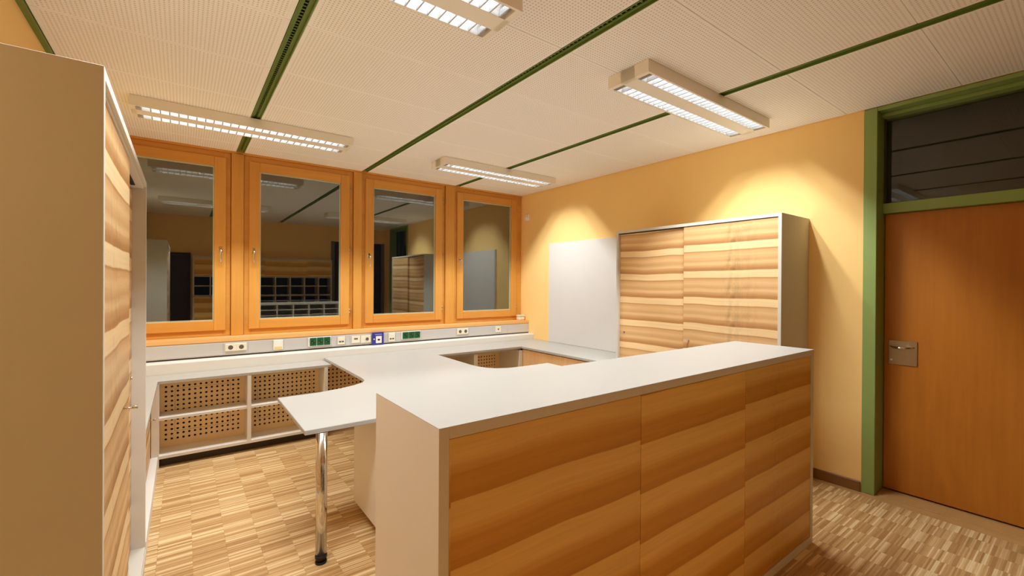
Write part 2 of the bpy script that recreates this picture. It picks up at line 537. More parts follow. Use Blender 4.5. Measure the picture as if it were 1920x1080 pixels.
# ------------------------------------------------------------------ windows
def build_windows():
    sash = [(-0.60, 0.345), (0.543, 1.541), (1.725, 2.731), (2.955, 3.955)]
    zb, zt = 1.055, 2.758
    lab = ['first window, partly hidden by the tall cabinet', 'second window, between the first and second green ceiling track', 'third window, reflecting the sliding-door cabinet', 'fourth window, beside the ochre wall']
    frames = [(-0.62, 0.385), (0.50, 1.583), (1.685, 2.775), (2.915, XR - 0.002)]
    for i, ((a, b), (fa, fb)) in enumerate(zip(sash, frames)):
        r = struct('window_%d' % (i + 1), ((a + b) / 2, YW, zb), lab[i])
        # fixed frame the sash closes against
        boxes('window_frame', [(fa, a + 0.02, YW - 0.002, YW + 0.075, 0.998, ZC - 0.02), (b - 0.02, fb, YW - 0.002, YW + 0.075, 0.998, ZC - 0.02),
                               (a + 0.02, b - 0.02, YW - 0.002, YW + 0.075, zt - 0.02, ZC - 0.02), (a + 0.02, b - 0.02, YW - 0.002, YW + 0.075, 0.998, zb + 0.02)],
              M['larch_x'], r, 0.002)
        y0, y1 = YW - 0.024, YW + 0.045
        sw = 0.096
        rb, rt_ = 0.095, 0.092
        for (x0, x1) in ((a, a + sw), (b - sw, b)):
            box('sash_stile', (x0, x1, y0, y1, zb, zt), M['larch_z'], r, 0.003)
        box('sash_rail', (a + sw + 0.0008, b - sw - 0.0008, y0 + 0.0006, y1, zb, zb + rb), M['larch_x'], r, 0.003)
        box('sash_rail', (a + sw + 0.0008, b - sw - 0.0008, y0 + 0.0006, y1, zt - rt_, zt), M['larch_x'], r, 0.003)
        ga, gb, gz0, gz1 = a + sw - 0.006, b - sw + 0.006, zb + rb - 0.006, zt - rt_ + 0.006
        for yy in (y0 + 0.018, y0 + 0.036):
            box('pane', (ga, gb, yy, yy + 0.004, gz0, gz1), M['glass'], r)
        s = 0.017
        boxes('spacer', [(ga, ga + s, y0 + 0.0225, y0 + 0.0355, gz0, gz1), (gb - s, gb, y0 + 0.0225, y0 + 0.0355, gz0, gz1),
                         (ga + s, gb - s, y0 + 0.0225, y0 + 0.0355, gz0, gz0 + s), (ga + s, gb - s, y0 + 0.0225, y0 + 0.0355, gz1 - s, gz1)], M['spacer'], r)
        # handle
        hx = (b - 0.045) if i == 0 else (a + 0.04)
        pl = boxes('handle', [(hx - 0.014, hx + 0.014, y0 - 0.008, y0 - 0.0005, 1.815, 1.88)], M['chrome'], r, 0.003)
        bm = bmesh.new()
        bm_tube(bm, [(hx, y0 - 0.008, 1.85), (hx, y0 - 0.032, 1.85), (hx, y0 - 0.042, 1.842), (hx, y0 - 0.044, 1.81), (hx, y0 - 0.042, 1.76), (hx, y0 - 0.040, 1.725)], [0.009, 0.009, 0.0095, 0.009, 0.008, 0.0075])
        finish('lever', bm, M['chrome'], pl)
        # hinges on the other edge
        kx = a - 0.004 if i == 0 else b + 0.006
        for hz in (1.20, 1.90, 2.62):
            bm = bmesh.new()
            bm_cyl(bm, (kx, y0 + 0.008, hz - 0.035), (kx, y0 + 0.008, hz - 0.002), 0.0075, seg=12)
            bm_cyl(bm, (kx, y0 + 0.008, hz + 0.002), (kx, y0 + 0.008, hz + 0.035), 0.0075, seg=12)
            finish('hinge', bm, M['steel'], r)
    # posts between the windows
    for j, (x0, x1) in enumerate([(0.385, 0.50), (1.583, 1.685), (2.775, 2.915)]):
        smark(box('trim_%d' % (6 + j), (x0 + 0.004, x1 - 0.004, YW - 0.03, YW + 0.075, 0.998, ZC - 0.02), M['larch_z'], None, 0.004),
              ['larch post between first and second window', 'larch post between second and third window', 'larch post between third and fourth window'][j])
    bm = bmesh.new()
    bm_box(bm, XL + 0.002, XR - 0.002, 5.035, YW - 0.001, 0.956, 0.998)
    s = finish('trim_9', bm, M['sill_wood'], None, 0.006, seg=2)
    smark(s, 'long orange wooden window sill')
build_windows()

# ------------------------------------------------------------------ door and transom
def build_door():
    r = struct('door_1', (XR, 0.5, 0), 'brown wooden door in a green frame with dark glass above')
    x0, x1 = XR - 0.006, XR + 0.235
    boxes('frame_post', [(x0, x1, 1.005, 1.084, 0.0005, ZC - 0.002)], M['green'], r, 0.003)
    boxes('frame_post', [(x0, x1, 0.001, 0.05, 0.0005, ZC - 0.002)], M['green'], r, 0.003)
    boxes('frame_head', [(x0 + 0.002, x1, 0.05, 1.005, ZC - 0.03, ZC - 0.002), (x0 + 0.10, x1, 0.05, 1.005, ZC - 0.055, ZC - 0.03)], M['green'], r, 0.003)
    boxes('transom_rail', [(XR + 0.138, x1, 0.05, 1.005, 2.071, 2.146)], M['green'], r, 0.003)
    box('transom_pane', (XR + 0.175, XR + 0.181, 0.05, 1.005, 2.14, ZC - 0.05), M['glass_door'], r)
    box('transom_backing', (XR + 0.25, XR + 0.256, 0.0, 1.084, 2.05, ZC), M['black'], r)
    boxes('glazing_bead', [(XR + 0.155, XR + 0.174, 0.05, 0.062, 2.146, ZC - 0.055), (XR + 0.155, XR + 0.174, 0.993, 1.005, 2.146, ZC - 0.055)], M['dark'], r, 0.001)
    leaf = box('door_leaf', (XR + 0.192, XR + 0.232, 0.052, 1.002, 0.016, 2.069), M['door_wood'], r, 0.002)
    box('threshold', (XR + 0.031, XR + 0.25, 0.05, 1.005, -0.01, 0.004), M['threshold'], r, 0.001)
    box('door_gap', (XR + 0.236, XR + 0.25, 0.05, 1.005, 0.0045, 2.06), M['black'], r)
    f = XR + 0.192
    pl = box('handle_plate', (f - 0.008, f - 0.0005, 0.812, 0.975, 0.95, 1.13), M['steel'], leaf, 0.002)
    bm = bmesh.new()
    pts = []
    for i in range(13):
        t = i / 12
        y = 0.965 - 0.135 * t
        bow = math.sin(math.pi * t)
        pts.append((f - 0.008 - 0.045 * bow ** 0.7, y, 1.086 - 0.006 * bow))
    bm_tube(bm, pts, [0.005 + 0.005 * math.sin(math.pi * i / 12) for i in range(13)], 12)
    finish('lever', bm, M['chrome'], leaf)
    cyl('lock_cylinder', (f - 0.014, 0.957, 0.985), (f - 0.008, 0.957, 0.985), 0.009, M['chrome'], leaf)
build_door()

def build_near_wall():
    r = struct('door_2', (3.4, YN, 0), 'dark glazed double door opposite the windows, seen only reflected')
    boxes('frame_post', [(2.78, 2.86, YN - 0.08, YN + 0.012, 0.0005, 2.5)], M['holder'], r, 0.003)
    boxes('frame_post', [(XR - 0.07, XR - 0.002, YN - 0.08, YN + 0.012, 0.0005, 2.5)], M['holder'], r, 0.003)
    box('door_leaf', (2.86, 3.42, YN - 0.06, YN - 0.03, 0.01, 2.49), M['dark'], r, 0.003)
    box('door_leaf', (3.43, XR - 0.07, YN - 0.06, YN - 0.03, 0.01, 2.49), M['dark'], r, 0.003)
    d = struct('door_3', (-0.2, YN, 0), 'dark wooden door behind the viewer')
    box('door_leaf', (XL + 0.1, 0.13, YN + 0.0008, YN + 0.03, 0.005, 2.05), M['dark'], d, 0.002)
    box('frame_head', (XL + 0.1, 0.13, YN + 0.0008, YN + 0.04, 2.052, 2.10), M['dark'], d, 0.002)
    smark(box('trim_10', (XL + 0.002, XL + 0.09, YN + 0.0005, YN + 0.04, 0.0005, ZC - 0.014), M['green'], None, 0.003), 'green corner post seen reflected in the first window')
build_near_wall()

# ------------------------------------------------------------------ luminaires
def photometry(ld):
    """measured-style light distribution of a louvre luminaire: the blades cut the light along the tubes,
    the parabolic reflectors cut it more tightly across them"""
    ld.use_nodes = True
    k = NT(ld.node_tree)
    em = [n for n in ld.node_tree.nodes if n.type == 'EMISSION'][0]
    s = k.sep(k.n('ShaderNodeNewGeometry').outputs['Incoming'])
    z = k.math('MAXIMUM', k.math('ABSOLUTE', s[2]), 0.001)
    fac = None
    for comp, pts in ((s[0], CURVE_ALONG), (s[1], CURVE_ACROSS)):
        ang = k.math('MULTIPLY', k.math('ARCTANGENT', k.math('DIVIDE', k.math('ABSOLUTE', comp), z)), 2 / math.pi)
        cu = k.n('ShaderNodeFloatCurve')
        c = cu.mapping.curves[0]
        while len(c.points) < len(pts):
            c.points.new(0.5, 0.5)
        for p, (a, v) in zip(c.points, pts):
            p.location = (a / 90, v); p.handle_type = 'VECTOR'
        cu.mapping.update()
        k.link(ang, cu.inputs['Value'])
        fac = cu.outputs[0] if fac is None else k.math('MULTIPLY', fac, cu.outputs[0])
    k.link(fac, em.inputs['Strength'])

def build_luminaire(loc, label):
    L, Wd, H = 1.53, 0.30, 0.072
    r = thing('ceiling_light', label, 'ceiling light', loc, 'twin-tube louvre lights on the ceiling')
    X, Y, Z = loc
    hx, hy = L / 2, Wd / 2
    zb = Z - H
    cx = hx - 0.03
    ch = [(-0.137, -0.052), (0.052, 0.137)]
    bl = [(X - hx, X + hx, Y - hy, Y - 0.137, zb, Z), (X - hx, X + hx, Y + 0.137, Y + hy, zb, Z), (X - hx, X + hx, Y - 0.052, Y + 0.052, zb, Z),
          (X - hx, X - cx, Y - 0.137, Y + 0.137, zb, Z), (X + cx, X + hx, Y - 0.137, Y + 0.137, zb, Z), (X - cx, X + cx, Y - 0.137, Y + 0.137, Z - 0.008, Z)]
    boxes('housing', bl, M['enamel'], r)
    n = 27
    for (c0, c1) in ch:
        bm = bmesh.new()
        z1 = zb + 0.058
        prof = [(c0 + 0.001, zb + 0.001), (c0 + 0.004, zb + 0.024), (c0 + 0.018, z1), (c1 - 0.018, z1), (c1 - 0.004, zb + 0.024), (c1 - 0.001, zb + 0.001)]
        V0 = [bm.verts.new((X - cx, Y + p[0], p[1])) for p in prof]
        V1 = [bm.verts.new((X + cx, Y + p[0], p[1])) for p in prof]
        for a in range(len(prof) - 1):
            bm.faces.new((V0[a], V0[a + 1], V1[a + 1], V1[a]))
        ref = finish('reflector', bm, M['blade'], r)
        cyl('tube', (X - cx + 0.05, Y + (c0 + c1) / 2, zb + 0.048), (X + cx - 0.05, Y + (c0 + c1) / 2, zb + 0.048), 0.008, M['tube'], r, seg=10)
        for sx in (-1, 1):
            e = X + sx * (cx - 0.022)
            box('lamp_holder', (e - 0.006, e + 0.012, Y + c0 + 0.02, Y + c1 - 0.02, zb + 0.02, zb + 0.057), M['holder'], r, 0.002)
        me = None
        for i in range(n):
            bx = X - cx + 0.03 + (2 * cx - 0.06) * i / (n - 1)
            if me is None:
                bm = bmesh.new()
                A = [(-0.0035, c0 + 0.003, 0.0), (0.0035, c0 + 0.003, 0.0), (0.0012, c0 + 0.006, 0.031), (-0.0012, c0 + 0.006, 0.031)]
                B = [(p[0], (c1 - 0.003) if p[2] == 0 else (c1 - 0.006), p[2]) for p in A]
                a = [bm.verts.new(p) for p in A]; b = [bm.verts.new(p) for p in B]
                for q in range(4):
                    bm.faces.new((a[q], a[(q + 1) % 4], b[(q + 1) % 4], b[q]))
                bm.faces.new(a[::-1]); bm.faces.new(b)
                bmesh.ops.recalc_face_normals(bm, faces=bm.faces)
                me = bpy.data.meshes.new('blade'); bm.to_mesh(me); bm.free(); me.materials.append(M['louvre'])
            o = bpy.data.objects.new('blade', me); COL.objects.link(o); o.parent = ref
            o.location = (bx - X, 0, zb + 0.0015 - Z)
        ld = bpy.data.lights.new('trough_light', 'AREA')
        ld.shape = 'RECTANGLE'; ld.size = 2 * cx - 0.1; ld.size_y = 0.055
        ld.energy = LAMP_WATT; ld.color = LAMP_COLOR
        photometry(ld)
        lo = bpy.data.objects.new('trough_light', ld); COL.objects.link(lo)
        lo.parent = r; lo.location = (0, (c0 + c1) / 2, zb + 0.0005 - Z)
    return r

LX0, LX1, LY0, LY1 = 0.465, 2.915, 1.735, 4.205
lum = build_luminaire((LX0, LY1, ZC - 0.0015), 'long louvre light above the first two windows, left of its row')
for loc, lab in [((LX1, LY1, ZC - 0.0015), 'louvre light in the far corner above the third and fourth windows'),
                 ((LX0, LY0, ZC - 0.0015), 'louvre light cut off by the top edge of the picture'),
                 ((LX1, LY0, ZC - 0.0015), 'louvre light crossing a green track above the counter, near the door')]:
    c = dup(lum, loc, lab)

# ------------------------------------------------------------------ reception counter
def build_counter():
    x0, x1, y0, y1, zt = 0.54, 3.022, 1.041, 1.511, 1.151
    r = thing('reception_counter', 'long reception counter with striped wood front and white top', 'counter', (x0, y0, 0))
    t = 0.033
    box('counter_top', (x0, x1, y0, y1, zt - 0.0012, zt), M['laminate'], r, 0.0004)
    box('top_panel', (x0 + 0.0312, x1 - 0.0312, y0 + 0.0002, y1, zt - t, zt - 0.0013), M['white_board_lifted'], r, 0.0005)
    boxes('end_panel', [(x0 + 0.0002, x0 + 0.031, y0 + 0.0002, y1, 0.0005, zt - 0.0013)], M['white_board_lifted'], r, 0.0008)
    boxes('end_panel', [(x1 - 0.031, x1 - 0.0002, y0 + 0.0002, y1, 0.0005, zt - 0.0013)], M['white_board_lifted'], r, 0.0008)
    box('bottom_rail', (x0 + 0.031, x1 - 0.031, y0 + 0.0002, y1 - 0.02, 0.0005, 0.042), M['white_board_lifted'], r, 0.0008)
    box('middle_panel', (x0 + 0.031, x1 - 0.031, y0 + 0.031, y0 + 0.045, 0.042, zt - t), M['white_board_lifted'], r)
    ya = y0 + 0.0455
    xs = [x0 + 0.031 + (x1 - x0 - 0.062) * i / 9 for i in range(10)]
    for x in xs[1:-1]:                                        # open pigeonholes on the staff side
        box('divider', (x - 0.009, x + 0.009, ya, y1 - 0.004, 0.0425, zt - t - 0.0005), M['white_board_lifted'], r)
    for z in (1.02, 0.92, 0.80, 0.55, 0.30):
        for a, b in zip(xs, xs[1:]):
            box('shelf', (a + 0.0095 if a > xs[0] else a, b - 0.0095 if b < xs[-1] else b, ya, y1 - 0.006, z, z + 0.014), M['white_board_lifted'], r)
    for a, b in ((0.573, 1.3865), (1.3895, 2.1955), (2.1985, 2.989)):
        box('front_panel', (a, b, y0 + 0.004, y0 + 0.022, 0.0445, zt - t - 0.003), M['veneer_x'], r, 0.0006)
    box('shadow_gap', (x0 + 0.031, x1 - 0.031, y0 + 0.0225, y0 + 0.03, 0.042, zt - t), M['dark'], r)
build_counter()

# ------------------------------------------------------------------ desk
def build_desk():
    r = thing('corner_desk', 'large white wrap-around desk top with one chrome leg', 'desk', (0.614, 2.561, 0))
    yb = 4.914
    poly = [(1.2, yb), (XR - 0.003, yb), (XR - 0.003, 2.996), (3.434, 2.996), (3.434, 4.408), (2.27, 4.408),
            (2.258, 3.70), (2.268, 3.58), (2.30, 3.48), (2.36, 3.405), (2.45, 3.36), (2.58, 3.345), (2.94, 3.345), (2.94, 1.515),
            (1.06, 1.515), (1.06, 2.545), (0.526, 2.545), (0.526, 3.387), (0.80, 3.390), (0.95, 3.425), (1.07, 3.475), (1.15, 3.53), (1.19, 3.60), (1.2, 3.70)]
    bm = bmesh.new()
    fa, fb = bm_prism(bm, poly, 0.7152, 0.74)
    bmesh.ops.recalc_face_normals(bm, faces=bm.faces)
    ed = list(fb.edges) + list(fa.edges)
    bmesh.ops.bevel(bm, geom=ed, offset=0.002, segments=2, affect='EDGES')
    bmesh.ops.triangulate(bm, faces=[f for f in bm.faces if len(f.verts) > 4])
    finish('desk_top', bm, M['laminate'], r)
    leg = cyl('leg', (0.614, 2.561, 0.045), (0.614, 2.561, 0.7148), 0.029, M['chrome'], r, seg=32)
    bm = bmesh.new()
    bm_cyl(bm, (0.614, 2.561, 0.0005), (0.614, 2.561, 0.012), 0.030, 0.030, 24)
    bm_cyl(bm, (0.614, 2.561, 0.012), (0.614, 2.561, 0.030), 0.022, 0.022, 24)
    bm_cyl(bm, (0.614, 2.561, 0.030), (0.614, 2.561, 0.045), 0.031, 0.031, 24)
    f = finish('foot', bm, M['rubber'], leg); f['label'] = 'black adjustable foot'
build_desk()

def build_pedestal():
    x0, x1, y0, y1 = 0.94, 1.37, 2.25, 3.05
    r = thing('drawer_pedestal', 'beige drawer pedestal under the desk behind the chrome leg', 'drawer unit', (x0, y0, 0))
    box('carcass', (x0, x1, y0 + 0.02, y1, 0.055, 0.70), M['white_board_lifted'], r, 0.002)
    for z0, z1 in ((0.06, 0.26), (0.265, 0.48), (0.485, 0.695)):
        d = box('drawer', (x0 + 0.002, x1 - 0.002, y0, y0 + 0.0195, z0, z1), M['white_board_lifted'], r, 0.002)
        cyl('knob', ((x0 + x1) / 2, y0 - 0.02, (z0 + z1) / 2), ((x0 + x1) / 2, y0 - 0.0003, (z0 + z1) / 2), 0.008, M['chrome'], d)
    for cx_, cy_ in ((x0 + 0.06, y0 + 0.08), (x1 - 0.06, y0 + 0.08), (x0 + 0.06, y1 - 0.06), (x1 - 0.06, y1 - 0.06)):
        bm = bmesh.new()
        bm_cyl(bm, (cx_ - 0.012, cy_, 0.0245), (cx_ + 0.012, cy_, 0.0245), 0.024, seg=18)
        bm_cyl(bm, (cx_, cy_, 0.035), (cx_, cy_, 0.055), 0.008, seg=10)
        finish('caster', bm, M['rubber'], r)
build_pedestal()

# ------------------------------------------------------------------ perforated boards
def perforated(name, xs, zs, xa, xb, za, zb, y, mat, parent, rad=0.0095, depth=0.008, keep=None, shrink=None, n=8):
    """board in the plane y with round holes at the grid xs × zs; keep(i, j) picks the cells of this piece"""
    ex = [xa] + [(a + b) / 2 for a, b in zip(xs, xs[1:])] + [xb]
    ez = [za] + [(a + b) / 2 for a, b in zip(zs, zs[1:])] + [zb]
    bm = bmesh.new()
    ang = [math.radians(225 + 360 / n * i) for i in range(n)]
    for i, cx_ in enumerate(xs):
        for j, cz in enumerate(zs):
            if keep and not keep(i, j):
                continue
            x0, x1, z0, z1 = ex[i], ex[i + 1], ez[j], ez[j + 1]
            if shrink:
                a, b, c, d = shrink
                x0, x1 = max(x0, a), min(x1, b); z0, z1 = max(z0, c), min(z1, d)
            out = [(x0, z0), (cx_, z0), (x1, z0), (x1, cz), (x1, z1), (cx_, z1), (x0, z1), (x0, cz)]
            O = [bm.verts.new((p[0], y, p[1])) for p in out]
            I = [bm.verts.new((cx_ + rad * math.cos(t), y, cz + rad * math.sin(t))) for t in ang]
            K = [bm.verts.new((cx_ + rad * math.cos(t), y + depth, cz + rad * math.sin(t))) for t in ang]
            for q in range(8):
                p = (q + 1) % 8
                bm.faces.new((O[q], O[p], I[p], I[q]))
                bm.faces.new((I[q], I[p], K[p], K[q]))
    bmesh.ops.remove_doubles(bm, verts=bm.verts, dist=0.00005)
    bmesh.ops.recalc_face_normals(bm, faces=bm.faces)
    if sum(f.normal.y for f in bm.faces) > 0:
        bmesh.ops.reverse_faces(bm, faces=bm.faces)
    org = root_loc(parent)
    bmesh.ops.translate(bm, verts=bm.verts, vec=-org)
    me = bpy.data.meshes.new(name); bm.to_mesh(me); bm.free(); me.materials.append(mat)
    o = bpy.data.objects.new(name, me); COL.objects.link(o); o.parent = parent
    return o

ZROWS = [0.1665 + 0.0411 * k for k in range(12)]
BY = 4.85

def build_left_shelf():
    yf = 4.62
    r = thing('open_shelf_unit', 'low white open shelf under the windows with perforated backs', 'shelf unit', (0.48, yf, 0))
    yk = 4.912
    box('shelf_top', (XL + 0.002, 1.1995, yf, yk, 0.69, 0.7148), M['laminate'], r, 0.0015)
    box('side_panel', (-0.20, -0.149, yf, yk, 0.0005, 0.69), M['white_board_lifted'], r, 0.001)
    box('side_panel', (1.132, 1.166, yf, yk, 0.0005, 0.69), M['white_board_lifted'], r, 0.001)
    box('divider', (0.475, 0.505, yf + 0.001, yk, 0.10, 0.69), M['white_board_lifted'], r, 0.001)
    box('bottom_panel', (-0.149, 1.132, yf, yk, 0.075, 0.10), M['white_board_lifted'], r, 0.001)
    box('shelf', (-0.149, 0.475, yf + 0.004, BY - 0.002, 0.389, 0.411), M['white_board_lifted'], r, 0.001)
    box('shelf', (0.505, 1.132, yf + 0.004, BY - 0.002, 0.389, 0.411), M['white_board_lifted'], r, 0.001)
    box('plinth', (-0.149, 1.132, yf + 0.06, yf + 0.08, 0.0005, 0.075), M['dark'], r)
    for (a, b, xs) in ((-0.149, 0.475, [-0.110 + 0.0411 * k for k in range(14)]), (0.505, 1.132, [0.5215 + 0.0403 * k for k in range(15)])):
        i0, i1, j0, j1 = (2, len(xs) - 3, 2, 10) if len(xs) == 14 else (2, len(xs) - 2, 2, 10)
        lo = lambda v, k: (v[k - 1] + v[k]) / 2
        fx0, fx1, fz0, fz1 = lo(xs, i0), lo(xs, i1 + 1), lo(ZROWS, j0), lo(ZROWS, j1 + 1)
        inside = lambda i, j: i0 <= i <= i1 and j0 <= j <= j1
        perforated('perforated_back', xs, ZROWS, a, b, 0.10, 0.69, BY, M['ply'], r, keep=lambda i, j: not inside(i, j))
        g = 0.0016
        perforated('access_flap', xs, ZROWS, a, b, 0.10, 0.69, BY, M['ply'], r, keep=inside, shrink=(fx0 + g, fx1 - g, fz0 + g, fz1 - g))
        box('shade_backing', (a, b, BY + 0.03, BY + 0.034, 0.10, 0.69), M['black'], r)  # added black sheet gives the dark of the cavity behind the holes
build_left_shelf()

def build_knee_panel():
    r = thing('perforated_panel', 'perforated wooden panel in the kneehole left of the chair well', 'panel', (1.55, BY, 0))
    xs = [1.232 + 0.0411 * k for k in range(20)]
    zs = [ZROWS[0] - 0.0411 * 2 + 0.0411 * k for k in range(14)]
    perforated('board', xs, zs, 1.17, 2.03, 0.07, 0.688, BY, M['ply'], r)
    box('shade_backing', (1.17, 2.03, BY + 0.03, BY + 0.034, 0.0005, 0.688), M['black'], r)  # black sheet added so the holes read as shaded
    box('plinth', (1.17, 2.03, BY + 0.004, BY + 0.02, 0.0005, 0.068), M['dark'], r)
build_knee_panel()

def build_right_shelf():
    yf, yk = 4.44, 4.912
    r = thing('open_shelf_unit', 'white open shelf deep inside the chair well of the desk', 'shelf unit', (2.75, yf, 0))
    box('shelf_top', (2.035, 3.455, yf, yk, 0.69, 0.7148), M['laminate'], r, 0.001)
    box('side_panel', (2.035, 2.06, yf, yk, 0.0005, 0.69), M['melamine'], r, 0.001)
    box('divider', (2.756, 2.806, yf, yk, 0.10, 0.69), M['white_board_lifted'], r, 0.001)
    box('side_panel', (3.405, 3.455, yf - 0.034, yk, 0.0005, 0.69), M['white_board_lifted'], r, 0.001)
    box('bottom_panel', (2.06, 3.405, yf, yk, 0.075, 0.10), M['white_board_lifted'], r, 0.001)
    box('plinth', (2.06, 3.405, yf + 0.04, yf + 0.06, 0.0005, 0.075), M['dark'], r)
    for a, b in ((2.06, 2.756), (2.806, 3.405)):
        n = int((b - a - 0.04) / 0.0411)
        xs = [a + 0.03 + 0.0411 * k for k in range(n)]
        perforated('perforated_back', xs, ZROWS, a, b, 0.10, 0.69, BY, M['ply'], r)
        box('shade_backing', (a, b, BY + 0.03, BY + 0.034, 0.10, 0.69), M['black'], r)  # black sheet stands in for the unlit space behind the board
build_right_shelf()

def knob(parent, p, axis, length=0.03, rad=0.009):
    bm = bmesh.new()
    d = Vector(axis); p = Vector(p)
    bm_cyl(bm, p, p + d * (length * 0.65), rad * 0.55, rad * 0.5, 14)
    bm_cyl(bm, p + d * (length * 0.65), p + d * length, rad * 0.8, rad, 16)
    return finish('knob', bm, M['chrome'], parent)

def build_right_sideboard():
    r = thing('sideboard', 'low wooden sideboard under the desk along the ochre wall', 'sideboard', (3.46, 3.7, 0))
    box('carcass', (3.48, XR - 0.004, 2.998, 4.425, 0.0005, 0.7148), M['melamine'], r)
    for a, b in ((3.0, 3.659), (3.661, 4.42)):
        d = box('door', (3.461, 3.4795, a, b, 0.08, 0.70), M['side_wood'], r, 0.001)
        knob(d, (3.461, a + 0.04, 0.55), (-1, 0, 0))
build_right_sideboard()

def build_left_low():
    r = thing('low_cabinet', 'low cabinet with white top along the left wall behind the tall cabinet', 'cabinet', (-0.158, 3.9, 0))
    y0, y1 = 3.1495, 4.619
    box('cabinet_top', (XL + 0.002, -0.158, y0, y1, 0.69, 0.7148), M['laminate'], r, 0.0015)
    box('carcass', (XL + 0.002, -0.222, y0, y1, 0.10, 0.69), M['melamine'], r)
    box('plinth', (XL + 0.002, -0.156, y0, y1, 0.0005, 0.098), M['white_board_lifted'], r, 0.001)
    for a, b, ky in ((y0 + 0.002, 3.884, 3.2), (3.886, 4.618, 4.44)):
        d = box('door', (-0.2215, -0.203, a, b, 0.102, 0.686), M['veneer_left'], r, 0.001)
        knob(d, (-0.203, ky, 0.45), (1, 0, 0), 0.04)
build_left_low()

# ------------------------------------------------------------------ tall cabinets with sliding doors
def build_left_tall():
    x1, x0, y0, y1, zt = -0.158, XL + 0.003, 1.50, 3.148, 2.071
    r = thing('tall_cabinet', 'tall sliding-door cabinet at the left edge, its grey side facing the viewer', 'cabinet', (x1, y0, 0), 'tall cabinets with sliding wooden doors')
    t = 0.022
    box('side_panel', (x0, x1, y0, y0 + t, 0.0005, zt), M['melamine'], r, 0.001)
    box('side_panel', (x0, x1, y1 - t, y1, 0.062, zt), M['melamine'], r, 0.001)
    box('top_panel', (x0, x1 - 0.0003, y0 + t + 0.0002, y1 - t - 0.0002, zt - 0.028, zt - 0.0003), M['melamine'], r, 0.001)
    box('bottom_panel', (x0, x1, y0 + t, y1 - t, 0.062, 0.084), M['melamine'], r, 0.001)
    box('plinth', (x0, x1 + 0.002, y0 + t, y1, 0.0005, 0.061), M['white_board_lifted'], r, 0.001)
    box('back_panel', (x0, x0 + 0.01, y0 + t, y1 - t, 0.084, zt - 0.028), M['melamine'], r)
    box('door_track', (x1 - 0.085, x1 - 0.012, y0 + t, y1 - t, zt - 0.036, zt - 0.0285), M['white_board_lifted'], r)
    box('track_slot', (x1 - 0.058, x1 - 0.040, 2.50, 3.02, zt - 0.040, zt - 0.0362), M['black'], r)
    d1 = box('sliding_door', (x1 - 0.036, x1 - 0.018, y0 + t + 0.002, 2.42, 0.09, zt - 0.040), M['veneer_left'], r, 0.001)
    d2 = box('sliding_door', (x1 - 0.078, x1 - 0.06, 2.36, y1 - t - 0.001, 0.09, zt - 0.055), M['veneer_left'], r, 0.001)
    knob(d1, (x1 - 0.018, 2.2, 1.055), (1, 0, 0), 0.042, 0.007)
    cyl('lock', (x1 - 0.06, 3.08, 1.02), (x1 - 0.053, 3.08, 1.02), 0.009, M['chrome'], d2, seg=16)
build_left_tall()

def build_right_tall():
    x0, x1, y0, y1, zt = 3.554, XR - 0.003, 1.439, 2.992, 2.071
    r = thing('tall_cabinet', 'tall sliding-door cabinet against the ochre wall behind the counter', 'cabinet', (x0, y0, 0), 'tall cabinets with sliding wooden doors')
    t = 0.024
    box('side_panel', (x0, x1, y0, y0 + t, 0.0005, zt), M['melamine'], r, 0.001)
    box('side_panel', (x0, x1, y1 - t, y1, 0.0005, zt), M['melamine'], r, 0.001)
    box('top_panel', (x0 + 0.0003, x1, y0 + t + 0.0002, y1 - t - 0.0002, zt - 0.026, zt - 0.0003), M['melamine'], r, 0.001)
    box('bottom_panel', (x0, x1, y0 + t, y1 - t, 0.06, 0.084), M['melamine'], r, 0.001)
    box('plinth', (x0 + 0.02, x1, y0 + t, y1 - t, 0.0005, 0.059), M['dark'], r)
    box('back_panel', (x1 - 0.01, x1, y0 + t, y1 - t, 0.084, zt - 0.026), M['melamine'], r)
    d1 = box('sliding_door', (x0 + 0.006, x0 + 0.024, y0 + t + 0.001, 2.24, 0.088, zt - 0.032), M['veneer_y'], r, 0.001)
    d2 = box('sliding_door', (x0 + 0.030, x0 + 0.048, 2.19, y1 - t - 0.001, 0.088, zt - 0.034), M['veneer_y'], r, 0.001)
    box('door_track', (x0 + 0.003, x0 + 0.06, y0 + t, y1 - t, zt - 0.0305, zt - 0.0265), M['dark'], r)
    knob(d1, (x0 + 0.006, 2.185, 1.047), (-1, 0, 0), 0.03, 0.011)
    cyl('lock', (x0 + 0.024, 2.91, 1.05), (x0 + 0.0298, 2.91, 1.05), 0.008, M['holder'], d2, seg=14)
build_right_tall()

o = box('pin_board', (XR - 0.022, XR - 0.001, 3.02, 4.578, 0.7415, 2.082), M['board'], None, 0.002)
o['label'] = 'pale grey wall board between windows and tall cabinet'; o['category'] = 'board'

# ------------------------------------------------------------------ ledge and cable trunking
bm = bmesh.new()
prof = [(4.918, 0.7405), (4.918, 0.806), (4.921, 0.812), (4.927, 0.815), (5.226, 0.815), (5.226, 0.7405)]
def extrude_x(bm, prof, xa, xb):
    A = [bm.verts.new((xa, *p)) for p in prof]; B = [bm.verts.new((xb, *p)) for p in prof]
    n = len(prof)
    for i in range(n):
        bm.faces.new((A[i], A[(i + 1) % n], B[(i + 1) % n], B[i]))
    bm.faces.new(A[::-1]); bm.faces.new(B)
prof = [(4.918, 0.7005), (4.918, 0.806), (4.921, 0.812), (4.927, 0.815), (5.226, 0.815), (5.226, 0.7005)]
extrude_x(bm, prof, XL + 0.002, XR - 0.002)
o = finish('back_ledge', bm, M['white_board_lifted'])
o['label'] = 'long white ledge behind the desk below the socket strip'; o['category'] = 'ledge'

